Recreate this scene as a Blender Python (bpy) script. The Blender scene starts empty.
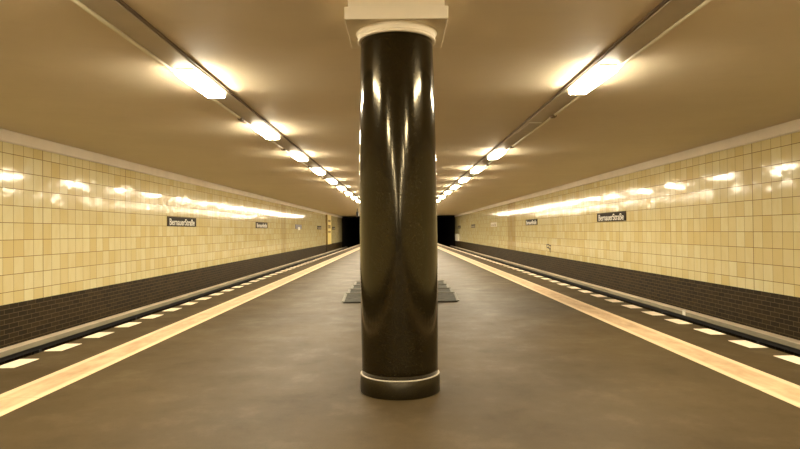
import bpy, bmesh, math, random
from mathutils import Matrix, Vector
random.seed(7)
C = bpy.context.scene.collection
CAM_H = 1.3
XW = 6.9            # side walls
ZC = 3.15           # ceiling
Y0, Y1 = -46.0, 73.2
XE = 4.0            # platform edge

# ------------------------------------------------------------------ materials
def new_mat(name):
    m = bpy.data.materials.new(name); m.use_nodes = True
    nt = m.node_tree
    return m, nt, nt.nodes['Principled BSDF']

class N:
    """small helper to chain math nodes"""
    def __init__(s, nt): s.nt = nt
    def put(s, sock, v):
        if hasattr(v, 'is_linked') or isinstance(v, bpy.types.NodeSocket): s.nt.links.new(v, sock)
        else: sock.default_value = v
    def math(s, op, a, b=0.0, c=None):
        n = s.nt.nodes.new('ShaderNodeMath'); n.operation = op
        s.put(n.inputs[0], a); s.put(n.inputs[1], b)
        if c is not None: s.put(n.inputs[2], c)
        return n.outputs[0]
    def vec(s, x, y, z):
        n = s.nt.nodes.new('ShaderNodeCombineXYZ')
        s.put(n.inputs[0], x); s.put(n.inputs[1], y); s.put(n.inputs[2], z)
        return n.outputs[0]
    def pos(s):
        g = s.nt.nodes.new('ShaderNodeNewGeometry')
        x = s.nt.nodes.new('ShaderNodeSeparateXYZ'); s.nt.links.new(g.outputs['Position'], x.inputs[0])
        return g, x.outputs[0], x.outputs[1], x.outputs[2]
    def mix(s, f, a, b):
        n = s.nt.nodes.new('ShaderNodeMix'); n.data_type = 'RGBA'
        s.put(n.inputs[0], f); s.put(n.inputs[6], a); s.put(n.inputs[7], b)
        return n.outputs[2]
    def noise(s, v, scale, detail=3, rough=.55):
        n = s.nt.nodes.new('ShaderNodeTexNoise')
        s.put(n.inputs['Vector'], v); n.inputs['Scale'].default_value = scale
        n.inputs['Detail'].default_value = detail; n.inputs['Roughness'].default_value = rough
        return n.outputs[0]
    def white(s, v):
        n = s.nt.nodes.new('ShaderNodeTexWhiteNoise'); s.put(n.inputs['Vector'], v)
        return n.outputs['Value'], n.outputs['Color']
    def ramp(s, f, a, b, lo=0.0, hi=1.0):
        n = s.nt.nodes.new('ShaderNodeMapRange')
        s.put(n.inputs[0], f); n.inputs[1].default_value = a; n.inputs[2].default_value = b
        n.inputs[3].default_value = lo; n.inputs[4].default_value = hi
        return n.outputs[0]
    def bump(s, h, strength, dist):
        n = s.nt.nodes.new('ShaderNodeBump'); n.inputs['Strength'].default_value = strength
        n.inputs['Distance'].default_value = dist; s.put(n.inputs['Height'], h)
        return n.outputs[0]

def rgb(r, g, b):
    f = lambda c: (c/255/12.92) if c/255 <= .04045 else ((c/255+.055)/1.055)**2.4
    return (f(r), f(g), f(b), 1)

def plain(name, col, rough=.5, spec=.5, metal=0, noise=.08, scale=6):
    m, nt, p = new_mat(name); k = N(nt)
    g, x, y, z = k.pos()
    f = k.noise(g.outputs['Position'], scale)
    f = k.ramp(f, .3, .7)
    a = tuple(c*(1-noise) for c in col[:3])+(1,); b = tuple(min(1, c*(1+noise)) for c in col[:3])+(1,)
    nt.links.new(k.mix(f, a, b), p.inputs['Base Color'])
    p.inputs['Roughness'].default_value = rough
    p.inputs['Specular IOR Level'].default_value = spec
    p.inputs['Metallic'].default_value = metal
    return m

def tile_mat(name, band):
    m, nt, p = new_mat(name); k = N(nt)
    g, x, y, z = k.pos()
    TW, TH = .295, .3067
    u = k.math('DIVIDE', k.math('ADD', y, 60.03), TW)
    v = k.math('DIVIDE', k.math('ADD', z, 2.774), TH)
    iu, iv = k.math('FLOOR', u), k.math('FLOOR', v)
    fu, fv = k.math('FRACT', u), k.math('FRACT', v)
    idv = k.vec(iu, iv, 1.0 if band[0] > 35.3 else 2.0)
    r, rc = k.white(idv)
    r2, _ = k.white(k.vec(iv, iu, 9.0))
    cream, gold = (.73, .655, .39, 1), (.655, .525, .25, 1)
    col = k.mix(k.math('POWER', r, 1.2), cream, gold)
    # cloudy glaze inside every tile
    n = k.noise(k.vec(y, k.math('MULTIPLY', z, .35), r), 7, 3)
    col = k.mix(k.ramp(n, .45, .75, 0, .35), col, (.62, .49, .20, 1))
    # band of browner tiles at the wall's expansion joint
    inb = k.math('MULTIPLY', k.math('GREATER_THAN', y, band[0]), k.math('LESS_THAN', y, band[1]))
    nb = k.math('MULTIPLY', inb, band[2])
    col = k.mix(nb, col, (.36, .22, .07, 1))
    du = k.math('MULTIPLY', k.math('MINIMUM', fu, k.math('SUBTRACT', 1.0, fu)), TW)
    dv = k.math('MULTIPLY', k.math('MINIMUM', fv, k.math('SUBTRACT', 1.0, fv)), TH)
    d = k.math('MINIMUM', k.math('MULTIPLY', du, 1.25), dv)
    gap = k.math('LESS_THAN', d, .0055)
    # a few expansion joints, wider and browner
    j = k.math('FRACT', k.math('DIVIDE', k.math('ADD', y, 60.03-.295*3), TW*12))
    joint = k.math('LESS_THAN', k.math('MULTIPLY', j, TW*12), .014)
    gap = k.math('MAXIMUM', gap, joint)
    nt.links.new(k.mix(gap, col, (.22, .13, .045, 1)), p.inputs['Base Color'])
    nt.links.new(k.ramp(gap, 0, 1, .10, .8), p.inputs['Roughness'])
    p.inputs['Specular IOR Level'].default_value = .22
    # every tile sits at a slightly different tilt, and its glaze is gently wavy
    sub = nt.nodes.new('ShaderNodeVectorMath'); sub.operation = 'SUBTRACT'
    nt.links.new(rc, sub.inputs[0]); sub.inputs[1].default_value = (.5, .5, .5)
    sc = nt.nodes.new('ShaderNodeVectorMath'); sc.operation = 'SCALE'
    nt.links.new(sub.outputs[0], sc.inputs[0]); sc.inputs['Scale'].default_value = .018
    wav = k.noise(g.outputs['Position'], 5, 2)
    bm_ = nt.nodes.new('ShaderNodeBump'); bm_.inputs['Strength'].default_value = .25; bm_.inputs['Distance'].default_value = .01
    nt.links.new(wav, bm_.inputs['Height'])
    add = nt.nodes.new('ShaderNodeVectorMath'); add.operation = 'ADD'
    nt.links.new(bm_.outputs[0], add.inputs[0]); nt.links.new(sc.outputs[0], add.inputs[1])
    nrm = nt.nodes.new('ShaderNodeVectorMath'); nrm.operation = 'NORMALIZE'
    nt.links.new(add.outputs[0], nrm.inputs[0])
    nt.links.new(nrm.outputs[0], p.inputs['Normal'])
    return m

def brick_mat():
    m, nt, p = new_mat('dark_brick_tile'); k = N(nt)
    g, x, y, z = k.pos()
    b = nt.nodes.new('ShaderNodeTexBrick'); b.offset = .5
    b.inputs['Scale'].default_value = 1; b.inputs['Brick Width'].default_value = .26
    b.inputs['Row Height'].default_value = .0875; b.inputs['Mortar Size'].default_value = .0055
    b.inputs['Mortar Smooth'].default_value = .2
    b.inputs['Color1'].default_value = (.034, .020, .0055, 1); b.inputs['Color2'].default_value = (.012, .007, .002, 1)
    b.inputs['Mortar'].default_value = (.115, .078, .036, 1)
    nt.links.new(k.vec(y, k.math('ADD', z, 5.168), 0.0), b.inputs['Vector'])
    n = k.noise(g.outputs['Position'], 1.3, 4)
    col = k.mix(k.ramp(n, .55, .8, 0, .25), b.outputs['Color'], (.075, .052, .03, 1))
    nt.links.new(col, p.inputs['Base Color'])
    p.inputs['Roughness'].default_value = .55
    p.inputs['Specular IOR Level'].default_value = .2
    p.inputs['Specular Tint'].default_value = (1, .85, .55, 1)
    nt.links.new(k.bump(b.outputs['Fac'], .25, -.006), p.inputs['Normal'])
    return m

def floor_mat():
    m, nt, p = new_mat('mastic_asphalt'); k = N(nt)
    g, x, y, z = k.pos()
    v = k.vec(x, k.math('MULTIPLY', y, .9), 0.0)
    big = k.noise(v, .55, 5, .6)
    mid = k.noise(v, 1.7, 7, .68)
    fine = k.noise(g.outputs['Position'], 90, 2)
    col = k.mix(k.ramp(big, .35, .7), (.043, .029, .0125, 1), (.068, .047, .021, 1))
    col = k.mix(k.ramp(mid, .54, .74, 0, .5), col, (.108, .079, .042, 1))     # trodden dusty patches
    col = k.mix(k.ramp(mid, .45, .28, 0, .35), col, (.026, .017, .008, 1))
    col = k.mix(k.ramp(fine, .3, .7, 0, .25), col, (.022, .015, .008, 1))
    nt.links.new(col, p.inputs['Base Color'])
    nt.links.new(k.ramp(mid, .3, .7, .62, .52), p.inputs['Roughness'])
    p.inputs['Specular IOR Level'].default_value = .11
    p.inputs['Specular Tint'].default_value = (1, .82, .50, 1)
    h = k.math('ADD', k.math('MULTIPLY', fine, .25), k.noise(v, 3, 3))
    nt.links.new(k.bump(h, .10, .02), p.inputs['Normal'])
    return m

def guide_mat():
    m, nt, p = new_mat('guide_strip_tile'); k = N(nt)
    g, x, y, z = k.pos()
    ax = k.math('ABSOLUTE', x)
    n = k.noise(k.vec(k.math('MULTIPLY', x, 2.5), k.math('MULTIPLY', y, .9), 0.0), 2.4, 5, .65)
    col = k.mix(k.ramp(n, .36, .68), (.50, .35, .205, 1), (.30, .19, .095, 1))
    # pale border of each slab row
    e = k.math('MINIMUM', k.math('SUBTRACT', ax, 2.867), k.math('SUBTRACT', 3.258, ax))
    bord = k.ramp(e, .055, .085, .75, 0)
    col = k.mix(bord, col, (.62, .48, .31, 1))
    jo = k.math('LESS_THAN', k.math('MULTIPLY', k.math('FRACT', k.math('DIVIDE', k.math('ADD', y, 60.0), .8)), .8), .012)
    col = k.mix(k.math('MULTIPLY', jo, .5), col, (.22, .15, .08, 1))
    nt.links.new(col, p.inputs['Base Color'])
    p.inputs['Roughness'].default_value = .5
    return m

def granite_mat(name='polished_granite', rough=.12):
    m, nt, p = new_mat(name); k = N(nt)
    g, x, y, z = k.pos()
    vo = nt.nodes.new('ShaderNodeTexVoronoi'); vo.inputs['Scale'].default_value = 190
    nt.links.new(g.outputs['Position'], vo.inputs['Vector'])
    sp = nt.nodes.new('ShaderNodeSeparateColor'); nt.links.new(vo.outputs['Color'], sp.inputs[0])
    n = k.noise(g.outputs['Position'], 9, 4)
    col = k.mix(k.ramp(n, .3, .7), (.005, .0033, .001, 1), (.0085, .006, .0018, 1))
    col = k.mix(k.ramp(sp.outputs[0], .75, .97, 0, .45), col, (.035, .027, .010, 1))
    col = k.mix(k.ramp(sp.outputs[1], .993, .998, 0, .25), col, (.16, .14, .10, 1))
    nt.links.new(col, p.inputs['Base Color'])
    p.inputs['Roughness'].default_value = rough
    p.inputs['Specular IOR Level'].default_value = .5
    p.inputs['Specular Tint'].default_value = (1, .88, .62, 1)
    nt.links.new(k.bump(k.noise(g.outputs['Position'], 3.5, 2), .008, .02), p.inputs['Normal'])
    return m

def ceiling_mat():
    m, nt, p = new_mat('ceiling_plaster'); k = N(nt)
    g, x, y, z = k.pos()
    n = k.noise(g.outputs['Position'], .8, 5, .6)
    n2 = k.noise(k.vec(k.math('MULTIPLY', x, .6), k.math('MULTIPLY', y, 2.5), 0.0), 2.2, 4)
    col = k.mix(k.ramp(n, .3, .7), (.78, .67, .49, 1), (.83, .72, .53, 1))
    col = k.mix(k.ramp(n2, .55, .8, 0, .2), col, (.66, .56, .40, 1))
    nt.links.new(col, p.inputs['Base Color'])
    p.inputs['Roughness'].default_value = .62
    p.inputs['Specular IOR Level'].default_value = .3
    nt.links.new(k.bump(k.noise(g.outputs['Position'], 1.6, 3), .25, .03), p.inputs['Normal'])
    return m

LAMP_COL = (1.0, .87, .64, 1)
def emit_mat(name, strength):
    m, nt, p = new_mat(name)
    p.inputs['Base Color'].default_value = (.8, .78, .72, 1)
    p.inputs['Emission Color'].default_value = LAMP_COL
    p.inputs['Emission Strength'].default_value = strength
    return m

M = {}
M['tile_l'] = tile_mat('glazed_tile_left', (35.3, 36.8, .28))
M['tile_r'] = tile_mat('glazed_tile_right', (35.4, 37.9, .45))
M['brick'] = brick_mat()
M['floor'] = floor_mat()
M['guide'] = guide_mat()
M['granite'] = granite_mat()
M['plinth'] = granite_mat('worn_granite', .32)
M['ceiling'] = ceiling_mat()
M['cornice'] = plain('cornice_paint', (.80, .71, .57, 1), .6, .3, 0, .05, 2)
M['capital'] = plain('capital_paint', (.84, .75, .58, 1), .6, .3, 0, .04, 3)
M['white_block'] = plain('white_marking', (.76, .64, .50, 1), .5, .4, 0, .10, 5)
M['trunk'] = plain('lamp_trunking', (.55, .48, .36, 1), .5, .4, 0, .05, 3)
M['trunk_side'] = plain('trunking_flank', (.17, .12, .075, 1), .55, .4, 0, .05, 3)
M['pipe'] = plain('conduit_paint', (.90, .84, .62, 1), .3, .5, 0, .05, 3)
M['box'] = plain('junction_box_plastic', (.20, .14, .07, 1), .5, .4, 0, .05, 8)
M['lamp_on'] = emit_mat('lit_diffuser', 190)
M['lamp_flank'] = emit_mat('lit_frosted_flank', 34)
M['lamp_off'] = plain('unlit_diffuser', (.52, .45, .34, 1), .4, .5, 0, .05, 8)
M['cap'] = plain('lamp_end_cap', (.85, .80, .70, 1), .5, .4, 0, .05, 8)
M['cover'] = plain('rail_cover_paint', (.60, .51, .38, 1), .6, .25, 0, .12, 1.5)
M['cover_front'] = plain('front_board_olive', (.26, .225, .15, 1), .6, .25, 0, .15, 1.5)  # darker olive grey than the top board
M['dark'] = plain('unlit_concrete', (.018, .015, .012, 1), .9, .1, 0, .2, 1)  # near-black colour holds the darkness of the unlit tunnel and hall end
M['steel'] = plain('dark_steel', (.05, .045, .04, 1), .5, .5, .6, .1, 6)
M['ballast'] = plain('track_bed', (.035, .028, .02, 1), .95, .1, 0, .3, 9)
M['sign'] = plain('sign_enamel', (.022, .015, .007, 1), .6, .12, 0, .1, 4)
M['sign_frame'] = plain('sign_frame_metal', (.045, .03, .012, 1), .6, .15, 0, .1, 6)
M['letters'] = plain('sign_lettering', (.82, .78, .68, 1), .4, .4, 0, .03, 5)
M['sign_blue'] = plain('blue_grey_enamel', (.10, .085, .12, 1), .3, .5, 0, .1, 4)
M['sign_glare'] = plain('glare_enamel', (.62, .55, .40, 1), .3, .5, 0, .05, 4)  # glare off the sign put into a pale face colour
M['pale_text'] = plain('dull_lettering', (.34, .26, .15, 1), .5, .4, 0, .05, 4)  # muted lettering for the glare-washed sign and the far signs
M['yellow'] = plain('bright_yellow_panel', (.88, .70, .24, 1), .35, .5, 0, .06, 3)
M['brown'] = plain('brown_plate', (.26, .17, .05, 1), .5, .4, 0, .1, 5)
M['slab'] = plain('grey_slab', (.055, .052, .042, 1), .8, .1, 0, .25, 9)
M['slab_edge'] = plain('slab_edge_metal', (.15, .14, .115, 1), .7, .15, 0, .1, 9)
M['white'] = plain('white_cabinet_paint', (.78, .74, .62, 1), .4, .5, 0, .04, 4)
M['grout'] = plain('pale_grout', (.36, .31, .23, 1), .6, .4, 0, .15, 20)
M['ink'] = plain('graffiti_ink', (.07, .05, .03, 1), .6, .3, 0, .1, 9)

# ------------------------------------------------------------------ geometry helpers
def box(bm, x0, x1, y0, y1, z0, z1, bev=0, mi=0):
    vs = [bm.verts.new(v) for v in ((x0,y0,z0),(x1,y0,z0),(x1,y1,z0),(x0,y1,z0),(x0,y0,z1),(x1,y0,z1),(x1,y1,z1),(x0,y1,z1))]
    fs = [bm.faces.new([vs[i] for i in q]) for q in ((3,2,1,0),(4,5,6,7),(0,1,5,4),(1,2,6,5),(2,3,7,6),(3,0,4,7))]
    for f in fs: f.material_index = mi
    if bev:
        es = list({e for f in fs for e in f.edges})
        bmesh.ops.bevel(bm, geom=es, offset=bev, segments=2, affect='EDGES', profile=.5)
    return bm
def BOX(*a, **k): return box(bmesh.new(), *a, **k)

def prism_y(bm, pts, y0, y1):
    """closed x-z outline extruded along y"""
    a = [bm.verts.new((x, y0, z)) for x, z in pts]; b = [bm.verts.new((x, y1, z)) for x, z in pts]
    n = len(pts)
    for i in range(n):
        j = (i+1) % n
        bm.faces.new((a[i], a[j], b[j], b[i]))
    bm.faces.new(a[::-1]); bm.faces.new(b)
    bmesh.ops.recalc_face_normals(bm, faces=bm.faces)
    return bm

def lathe(bm, prof, cx, cy, seg=96, cap=True):
    rings = []
    for r, z in prof:
        rings.append([bm.verts.new((cx+r*math.cos(2*math.pi*i/seg), cy+r*math.sin(2*math.pi*i/seg), z)) for i in range(seg)])
    for a, b in zip(rings, rings[1:]):
        for i in range(seg):
            j = (i+1) % seg
            f = bm.faces.new((a[i], a[j], b[j], b[i])); f.smooth = True
    if cap:
        bm.faces.new(rings[0][::-1]); bm.faces.new(rings[-1])
    return bm

def tube(bm, p0, p1, r, seg=10):
    p0, p1 = Vector(p0), Vector(p1); d = (p1-p0)
    q = d.to_track_quat('Z', 'Y').to_matrix().to_4x4()
    ring = lambda p: [bm.verts.new(p + q @ Vector((r*math.cos(2*math.pi*i/seg), r*math.sin(2*math.pi*i/seg), 0))) for i in range(seg)]
    a, b = ring(p0), ring(p1)
    for i in range(seg):
        f = bm.faces.new((a[i], a[(i+1) % seg], b[(i+1) % seg], b[i])); f.smooth = True
    bm.faces.new(a[::-1]); bm.faces.new(b)
    return bm

def obj(name, bm, mats, parent=None):
    """link the bmesh as ONE object; world-space vertices are re-expressed in the parent's space"""
    me = bpy.data.meshes.new(name)
    if parent is not None:
        bm.transform(world_of(parent).inverted())
    else:
        lo = Vector([min(v.co[i] for v in bm.verts) for i in range(3)]); hi = Vector([max(v.co[i] for v in bm.verts) for i in range(3)])
        org = Vector(((lo.x+hi.x)/2, (lo.y+hi.y)/2, lo.z)); bm.transform(Matrix.Translation(-org))
    bm.to_mesh(me); bm.free()
    for m in (mats if isinstance(mats, list) else [mats]): me.materials.append(m)
    o = bpy.data.objects.new(name, me); C.objects.link(o)
    if parent is not None: o.parent = parent
    else: o.location = org
    return o
def world_of(o):
    m = Matrix.Translation(o.location) @ o.rotation_euler.to_matrix().to_4x4()
    return (world_of(o.parent) @ m) if o.parent else m

def tag(o, label, cat, group=None):
    o['label'] = label; o['category'] = cat
    if group: o['group'] = group
    return o
def thing(name, label, cat, loc, group=None, rz=0):
    o = bpy.data.objects.new(name, None); C.objects.link(o)
    o.empty_display_size = .1
    o.location = loc; o.rotation_euler = (0, 0, rz)
    return tag(o, label, cat, group)
def struct(name, bm, mats):
    o = obj(name, bm, mats); o['kind'] = 'structure'; return o
def copy_tree(o, parent=None):
    c = o.copy(); C.objects.link(c)
    if parent is not None: c.parent = parent
    for ch in [k for k in list(bpy.data.objects) if k.parent == o]: copy_tree(ch, c)
    return c

# ------------------------------------------------------------------ the setting
struct('floor', BOX(-XE, XE, Y0, Y1, -1.05, 0, bev=.02), M['floor'])
bm = bmesh.new()
box(bm, -XW, -XE, Y0, Y1+34, -1.25, -1.05); box(bm, XE, XW, Y0, Y1+34, -1.25, -1.05); box(bm, -XE, XE, Y1, Y1+34, -1.25, -1.05)
struct('floor', bm, M['ballast'])
struct('ceiling', BOX(-XW, XW, Y0, Y1, ZC, ZC+.25), M['ceiling'])

Z_TB, Z_TT = .082, 2.935          # lower and upper edge of the yellow tiling
for side, s in (('left', -1), ('right', 1)):
    a, b = sorted((s*XW, s*(XW+.3)))
    bm = bmesh.new()
    box(bm, a, b, Y0, Y1, Z_TB, ZC+.25, mi=0)
    a2, b2 = sorted((s*(XW+.012), s*(XW+.3)))
    box(bm, a2, b2, Y0, Y1, -1.25, Z_TB, mi=1)
    struct('wall_'+side, bm, [M['tile_l' if s < 0 else 'tile_r'], M['brick']])
# pale cornice between tiling and ceiling
for i, s in ((1, -1), (2, 1)):
    pts = [(s*XW, Z_TT), (s*(XW-.035), Z_TT), (s*(XW-.05), Z_TT+.02), (s*(XW-.05), ZC-.004), (s*XW, ZC-.004)]
    struct('trim_%d' % i, prism_y(bmesh.new(), pts, Y0, Y1), M['cornice'])
# light guide strips set in the asphalt
for i, s in ((3, -1), (4, 1)):
    a, b = sorted((s*2.867, s*3.258))
    struct('trim_%d' % i, BOX(a, b, Y0, Y1-.3, -.01, .003), M['guide'])
# rows of white blocks along the platform edges
for i, s, ph in ((5, -1, 5.89), (6, 1, 7.30)):
    bm = bmesh.new(); a, b = sorted((s*3.775, s*3.972))
    k = int((ph-1.0)/.83)
    y = ph-.83*k
    while y < Y1-1:
        box(bm, a+random.uniform(-.006, .006), b, y, y+.425+random.uniform(-.012, .012), -.01, .003)
        y += .83
    struct('trim_%d' % i, bm, M['white_block'])
# unlit tunnel beyond the far end of the platform, and the end of the hall behind
bm = bmesh.new()
box(bm, -XW-.3, -XW, Y1, Y1+34, -1.25, ZC+.25); box(bm, XW, XW+.3, Y1, Y1+34, -1.25, ZC+.25)
box(bm, -XW, XW, Y1, Y1+34, ZC-.15, ZC+.25)
struct('wall_tunnel', bm, M['dark'])
struct('wall_front', BOX(-XW, XW, Y1+34, Y1+34.3, -1.25, ZC+.25), M['dark'])
struct('wall_back', BOX(-XW-.3, XW+.3, Y0-.3, Y0, -1.25, ZC+.25), M['dark'])

# ------------------------------------------------------------------ the column
CY = 4.94
col = thing('column', 'dark polished granite column standing in the middle of the platform', 'column', (0, CY, 0))
def shaft_r(z):        # gentle swelling of the shaft, slimmer towards the top
    t = (z-1.15)/1.0
    return .318-.0072*t*t-(.0003*t**3 if t > 0 else 0)
prof = [(shaft_r(.145+(2.87-.145)*i/40), .145+(2.87-.145)*i/40) for i in range(41)]
obj('shaft', lathe(bmesh.new(), prof, 0, CY, 128), M['granite'], col)
obj('plinth', lathe(bmesh.new(), [(.3235, 0), (.3255, .004), (.3255, .136), (.321, .143), (.30, .143)], 0, CY, 128), M['plinth'], col)
g = obj('joint_ring', lathe(bmesh.new(), [(.300, .1405), (.3225, .1405), (.3240, .143), (.319, .1465), (.300, .148)], 0, CY, 128), M['grout'], col)
g['label'] = 'pale worn joint line on top of the plinth'
nk = obj('neck_ring', lathe(bmesh.new(), [(.29, 2.850), (.314, 2.850), (.320, 2.854), (.321, 2.867), (.316, 2.870), (.29, 2.870)], 0, CY, 128), M['capital'], col)
nk['label'] = 'cream painted neck ring'
cp = obj('capital', BOX(-.398, .398, CY-.3725, CY+.3725, 2.922, 3.021, bev=.006), M['capital'], col)
obj('shaded_flare', lathe(bmesh.new(), [(.28, 2.868), (.317, 2.868), (.3185, 2.887), (.322, 2.903), (.328, 2.915), (.336, 2.9235), (.28, 2.9235)], 0, CY, 128), M['capital'], col)['label'] = 'cream neck flared so its upper part shades'  # neck wall given an added flare so its upper part turns darker
cp['label'] = 'square cream capital slab'
obj('abacus', BOX(-.372, .372, CY-.345, CY+.345, 3.021, ZC, bev=.004), M['capital'], col)['label'] = 'smaller cream block joining the ceiling'

# ------------------------------------------------------------------ strip lights
ORD = ['first','second','third','fourth','fifth','sixth','seventh','eighth','ninth','tenth','eleventh','twelfth','thirteenth','fourteenth','fifteenth','sixteenth','seventeenth','eighteenth']
P, YL = 3.52, 7.16
ZB = 3.112      # underside of trunking
for side, s in (('left', -1), ('right', 1)):
    X = lambda v: s*v
    t = thing('light_trunking', 'long grey metal trunking carrying the %s row of ceiling lamps' % side, 'light trunking', (X(2.3), 12, ZC), 'lamp trunkings')
    a, b = sorted((X(2.19), X(2.465)))
    obj('channel', BOX(a, b, Y0+1, Y1-2, ZB, ZC-.001, bev=.006), M['trunk'], t)
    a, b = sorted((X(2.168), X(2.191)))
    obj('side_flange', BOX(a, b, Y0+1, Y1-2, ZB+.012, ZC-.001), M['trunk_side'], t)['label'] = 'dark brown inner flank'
    # pale conduit along the outer side with its boxes
    c = thing('cable_conduit', 'pale painted conduit running along the outer side of the %s trunking' % side, 'conduit', (X(2.465), 12, ZC), 'conduits')
    obj('pipe', tube(bmesh.new(), (X(2.486), Y0+1, ZB-.004), (X(2.486), Y1-2, ZB-.004), .018, 12), M['pipe'], c)
    for k in range(15):
        y = 9.5+P*k
        a, b = sorted((X(2.445), X(2.515)))
        a2, b2 = sorted((X(2.470), X(2.49)))
        obj('hanger_clip', BOX(a2, b2, y+.9, y+.94, ZB+.010, ZC-.001), M['pipe'], c)
        obj('junction_box', BOX(a, b, y-.07, y+.07, ZB-.036, ZB-.001, bev=.008), M['box'], c)

def lamp_tree(s, lit):
    deep = 1.0 if lit else .25          # the dead one has only a shallow blank cover
    root = thing('ceiling_lamp', '', 'lamp', (s*2.3, 0, ZB))
    a, b = s*2.333-.112, s*2.333+.112
    # prismatic tray: flat underside with sloping flanks
    L = .57
    pts = [(a, ZB+.0), (a-.002, ZB-.05*deep), (a+.012, ZB-.070*deep), (b-.012, ZB-.070*deep), (b+.002, ZB-.05*deep), (b, ZB+.0)]
    bm = prism_y(bmesh.new(), pts, -L, L); bm.normal_update()
    for f in bm.faces: f.material_index = 0 if f.normal.z < -.3 else 1      # clear lens below, frosted flanks
    obj('diffuser', bm, [M['lamp_on'], M['lamp_flank']] if lit else M['lamp_off'], root)
    for e in (-1, 1):
        y0, y1 = sorted((e*L, e*(L+.012)))
        pts2 = [(a+.004, ZB), (a+.008, ZB-.014), (b-.008, ZB-.014), (b-.004, ZB)]
        obj('end_cap', prism_y(bmesh.new(), pts2, y0, y1), M['cap'], root)
    return root
for side, s in (('left', -1), ('right', 1)):
    proto = None
    for k in range(-12, 18):
        y = YL+P*k
        dead = (s > 0 and k == 1)
        if dead: o = lamp_tree(s, False)
        elif proto is None: o = proto = lamp_tree(s, True)
        else: o = copy_tree(proto)
        o.location = (s*2.3, y, ZB)
        o['group'] = 'ceiling lamps of the %s row' % side
        if dead: o['label'] = 'unlit ceiling lamp behind the nearest glowing lamp of the right row'
        elif k == 0: o['label'] = 'largest, nearest glowing tube lamp in view on the %s ceiling trunking' % side
        elif k > 0: o['label'] = 'glowing ceiling tube lamp, %s from the front of the %s row' % (ORD[k], side)
        else: o['label'] = 'glowing ceiling tube lamp of the %s row, %s overhead or behind the viewpoint' % (side, ORD[-k-1])

# ------------------------------------------------------------------ third-rail covers beside the tracks
for side, s in (('left', -1), ('right', 1)):
    t = thing('rail_cover', 'long grey third-rail cover board beside the %s track' % side, 'rail cover', (s*6.6, 12, -1.05), 'rail covers')
    X = lambda v: s*v
    zt = CAM_H-1.905
    a, b = sorted((X(6.512), X(6.705)))
    obj('top_board', BOX(a, b, Y0, Y1+3, zt-.03, zt, bev=.006), M['cover'], t)
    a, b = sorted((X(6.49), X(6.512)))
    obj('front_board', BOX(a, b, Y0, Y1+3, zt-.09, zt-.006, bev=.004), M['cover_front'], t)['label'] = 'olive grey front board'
    a, b = sorted((X(6.57), X(6.64)))
    obj('conductor_rail', BOX(a, b, Y0, Y1+3, zt-.19, zt-.09, bev=.01), M['steel'], t)
    for k in range(16):
        y = 7+4.0*k
        bm = bmesh.new(); a, b = sorted((X(6.66), X(6.70))); box(bm, a, b, y-.04, y+.04, -1.05, zt-.03, bev=.004)
        a, b = sorted((X(6.56), X(6.68))); box(bm, a, b, y-.04, y+.04, zt-.24, zt-.19, bev=.004)
        obj('bracket', bm, M['steel'], t)
    if s > 0:
        pl = obj('marker_plate', BOX(6.485, 6.502, 13.62, 13.76, zt-.085, zt+.03, bev=.003), M['white'], t)
        pl['label'] = 'small white marker plate'

# ------------------------------------------------------------------ station signs
def text_mesh(body, w, h):
    cu = bpy.data.curves.new('t', 'FONT'); cu.body = body; cu.extrude = .004; cu.offset = .012; cu.size = 1
    o = bpy.data.objects.new('t', cu); C.objects.link(o)
    dg = bpy.context.evaluated_depsgraph_get(); me = bpy.data.meshes.new_from_object(o.evaluated_get(dg))
    bpy.data.objects.remove(o); bpy.data.curves.remove(cu)
    bm = bmesh.new(); bm.from_mesh(me); bpy.data.meshes.remove(me)
    xs = [v.co.x for v in bm.verts]; ys = [v.co.y for v in bm.verts]
    sx, sy = w/(max(xs)-min(xs)), h/(max(ys)-min(ys))
    cx, cy = (max(xs)+min(xs))/2, (max(ys)+min(ys))/2
    for v in bm.verts:
        v.co = Vector(((v.co.x-cx)*sx, (v.co.y-cy)*sy, v.co.z*.6))
    return bm
def wall_frame(s, y, z, off):
    """matrix: local x = reading direction, local y = up, local z = off the wall"""
    return Matrix(((0, 0, -s, s*(XW-off)), (-s, 0, 0, y), (0, 1, 0, z), (0, 0, 0, 1)))
def sign(s, y0, y1, z0, z1, label, face='sign', ink='letters', frame='sign_frame', style='name', th=.69):
    t = thing('station_sign', label, 'sign', (s*(XW-.001), (y0+y1)/2, z0), 'station name signs on the %s wall' % ('left' if s < 0 else 'right'))
    a, b = sorted((s*(XW-.001), s*(XW-.022)))
    obj('panel', BOX(a, b, y0+.02, y1-.02, z0+.02, z1-.02), M[face], t)
    bm = bmesh.new(); a, b = sorted((s*(XW-.001), s*(XW-.028)))
    f = .028
    box(bm, a, b, y0, y1, z0, z0+f); box(bm, a, b, y0, y1, z1-f, z1)
    box(bm, a, b, y0, y0+f, z0+f, z1-f); box(bm, a, b, y1-f, y1, z0+f, z1-f)
    obj('frame', bm, M[frame], t)
    ym, zm = (y0+y1)/2, (z0+z1)/2
    if style == 'name':
        bm = text_mesh('BernauerStraße', (y1-y0)*.88, (z1-z0)*th)
        bm.transform(wall_frame(s, ym, zm-.012, .023)); obj('lettering', bm, M[ink], t)
    else:
        a, b = sorted((s*(XW-.03), s*(XW-.05)))
        obj('glare_panel', BOX(a, b, ym-.35, ym+.45, z0-.08, zm-.02), M['white'], t)['label'] = 'lamp glare made as a white panel'  # glare of a lamp on the sign, made as a white block
    return t
ZS0, ZS1 = CAM_H+.215, CAM_H+.512
sign(-1, 17.9, 20.4, ZS0, ZS1, 'largest, nearest dark station name sign on the left tiled wall')
sign(-1, 29.0, 31.5, ZS0, ZS1, 'second dark station name sign along the left tiled wall')
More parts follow.
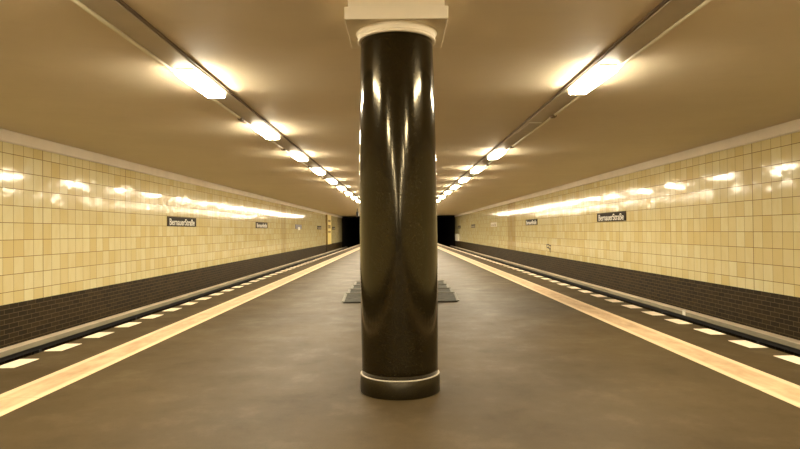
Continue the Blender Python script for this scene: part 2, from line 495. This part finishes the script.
sign(-1, 40.1, 42.6, ZS0, ZS1, 'blue-grey sign with lamp glare made as a white panel on the left wall', 'sign_blue', 'letters', 'sign_blue', 'exit')
sign(-1, 50.9, 53.4, ZS0, ZS1, 'small dark sign just in front of the yellow upright on left wall', 'sign', 'pale_text', th=.5)
sign(-1, 62.3, 64.8, ZS0, ZS1, 'farthest dark sign on the left wall, beyond the yellow upright', 'sign', 'pale_text', th=.5)
ZR0, ZR1 = CAM_H+.241, CAM_H+.538
sign(1, 18.15, 20.75, ZR0, ZR1, 'largest, nearest dark station name sign on the right tiled wall')
sign(1, 29.75, 32.4, ZR0, ZR1, 'second dark station name sign along the right tiled wall')
sign(1, 42.0, 44.7, ZR0, ZR1, 'sign coloured pale for its glare, beyond the brown tile band on right wall', 'sign_glare', 'pale_text', 'sign_glare')
sign(1, 54.0, 56.7, ZR0, ZR1, 'small dark sign second from the tunnel on the right wall', 'sign', 'pale_text', th=.5)
sign(1, 66.6, 69.4, ZR0, ZR1, 'farthest dark sign on the right wall beside the tunnel mouth', 'sign', 'pale_text', th=.5)

# ------------------------------------------------------------------ small things along the walls
t = thing('yellow_upright', 'bright yellow upright panel with brown plates near end of left wall', 'panel', (-XW+.12, 57.5, Z_TB))
obj('panel', BOX(-XW+.001, -XW+.16, 57.0, 60.2, Z_TB, Z_TT, bev=.01), M['yellow'], t)
obj('edge_strip', BOX(-XW+.001, -XW+.17, 56.85, 57.0, Z_TB, Z_TT), M['brown'], t)['label'] = 'dark brown near edge'
obj('post', BOX(-XW+.001, -XW+.04, 57.0, 57.1, -1.05, Z_TB), M['steel'], t)
for z, h in ((2.25, .2), (1.62, .34), (1.2, .18)):
    obj('plate', BOX(-XW+.16, -XW+.18, 57.5, 59.4, z, z+h, bev=.004), M['brown'], t)['label'] = 'brown plate'
t = thing('wall_cabinet', 'small white cabinet low on the right wall by the tunnel mouth', 'cabinet', (XW-.12, 69.3, Z_TB))
obj('body', BOX(XW-.25, XW, 68.3, 70.6, Z_TB+.02, Z_TB+.82, bev=.01), M['white'], t)
obj('door', BOX(XW-.265, XW-.25, 68.4, 70.5, Z_TB+.08, Z_TB+.76, bev=.003), M['white'], t)
# graffiti scribble low on the right wall
bm = bmesh.new()
xg = XW-.003; yc, zc = 27.6, .43
strokes = [((-.55, .30), (.0, .36)), ((.0, .36), (.05, .06)), ((-.5, .28), (-.45, .02)), ((-.45, .1), (.1, .02)), ((.1, .3), (.55, .25)), ((.5, .25), (.45, -.38)), ((.15, -.05), (.45, .0)), ((.2, .1), (.25, -.3))]
for (u0, w0), (u1, w1) in [((a[0]*.75, a[1]*.5), (b[0]*.75, b[1]*.5)) for a, b in strokes]:
    tube(bm, (xg, yc-u0, zc+w0), (xg, yc-u1, zc+w1), .03, 6)
for v in bm.verts: v.co.x = xg+(v.co.x-xg)*.12
tag(obj('graffiti_scribble', bm, M['ink']), 'dark graffiti scribble low on the right tiled wall', 'graffiti')
# dark fixture hanging from the ceiling near the left tunnel mouth
hx, hy = -3.28, 48.0
t = thing('hanging_signal', 'small dark fixture hanging from the ceiling left of the column', 'signal', (hx, hy, ZC))
obj('rod', tube(bmesh.new(), (hx, hy, ZC-.002), (hx, hy, ZC-.3), .035), M['steel'], t)
obj('housing', BOX(hx-.09, hx+.09, hy-.12, hy+.12, ZC-.66, ZC-.28, bev=.03), M['steel'], t)
obj('lens_hood', tube(bmesh.new(), (hx, hy-.12, ZC-.42), (hx, hy-.26, ZC-.44), .07, 14), M['steel'], t)

# ------------------------------------------------------------------ sloping slabs lying behind the column
for k, nm in enumerate(('nearest', 'second', 'third', 'farthest')):
    y0 = 10.86+.89*k; y1 = y0+.88
    x0, x1 = -1.045, 1.085
    t = thing('ramp_slab', '%s of the four dark grey sloping slabs lying behind the column' % nm, 'slab', (.02, (y0+y1)/2, .003), 'sloping slabs behind the column')
    hf, hb, ym = .03, .105, y0+.70
    def wedge(xa, xb, dz):
        bm = bmesh.new()
        pr = [(y0, .02), (y1, .02), (y1, .04+dz), (ym, hb+dz), (y0, hf+dz)]
        A = [bm.verts.new((xa, y, z)) for y, z in pr]; B = [bm.verts.new((xb, y, z)) for y, z in pr]
        for q in range(5): bm.faces.new((A[q], A[(q+1) % 5], B[(q+1) % 5], B[q]))
        bm.faces.new(A[::-1]); bm.faces.new(B)
        bmesh.ops.recalc_face_normals(bm, faces=bm.faces)
        return bm
    obj('slab', wedge(x0+.05, x1-.05, 0), M['slab'], t)
    for xa, xb in ((x0, x0+.05), (x1-.05, x1)):
        obj('edge_strip', wedge(xa, xb, .006), M['slab_edge'], t)['label'] = 'pale worn metal edge'
    obj('ridge_bar', BOX(x0+.02, x1-.02, ym-.03, ym+.01, hb-.004, hb+.012, bev=.004), M['slab_edge'], t)['label'] = 'lighter ridge bar'
    obj('base', BOX(x0+.03, x1-.03, y0+.03, y1, .001, .02), M['steel'], t)

# ------------------------------------------------------------------ camera, world, view
cam = bpy.data.cameras.new('camera'); co = bpy.data.objects.new('camera', cam); C.objects.link(co)
cam.sensor_width = 36; cam.lens = 36*600/800; cam.clip_end = 300; cam.clip_start = .05
pitch = math.atan(6.5/600); yaw = -math.atan(1.5/600); roll = -.0105
R = Matrix.Rotation(yaw, 4, 'Z') @ Matrix.Rotation(math.pi/2+pitch, 4, 'X') @ Matrix.Rotation(roll, 4, 'Z')
co.matrix_world = Matrix.Translation((0, 0, CAM_H)) @ R
S = bpy.context.scene; S.camera = co
w = bpy.data.worlds.new('world'); S.world = w; w.use_nodes = True
w.node_tree.nodes['Background'].inputs[0].default_value = (0, 0, 0, 1)
vs = S.view_settings
S.display_settings.display_device = 'sRGB'
vs.view_transform = 'Standard'; vs.look = 'None'; vs.gamma = 1; vs.exposure = .08; vs.use_curve_mapping = False
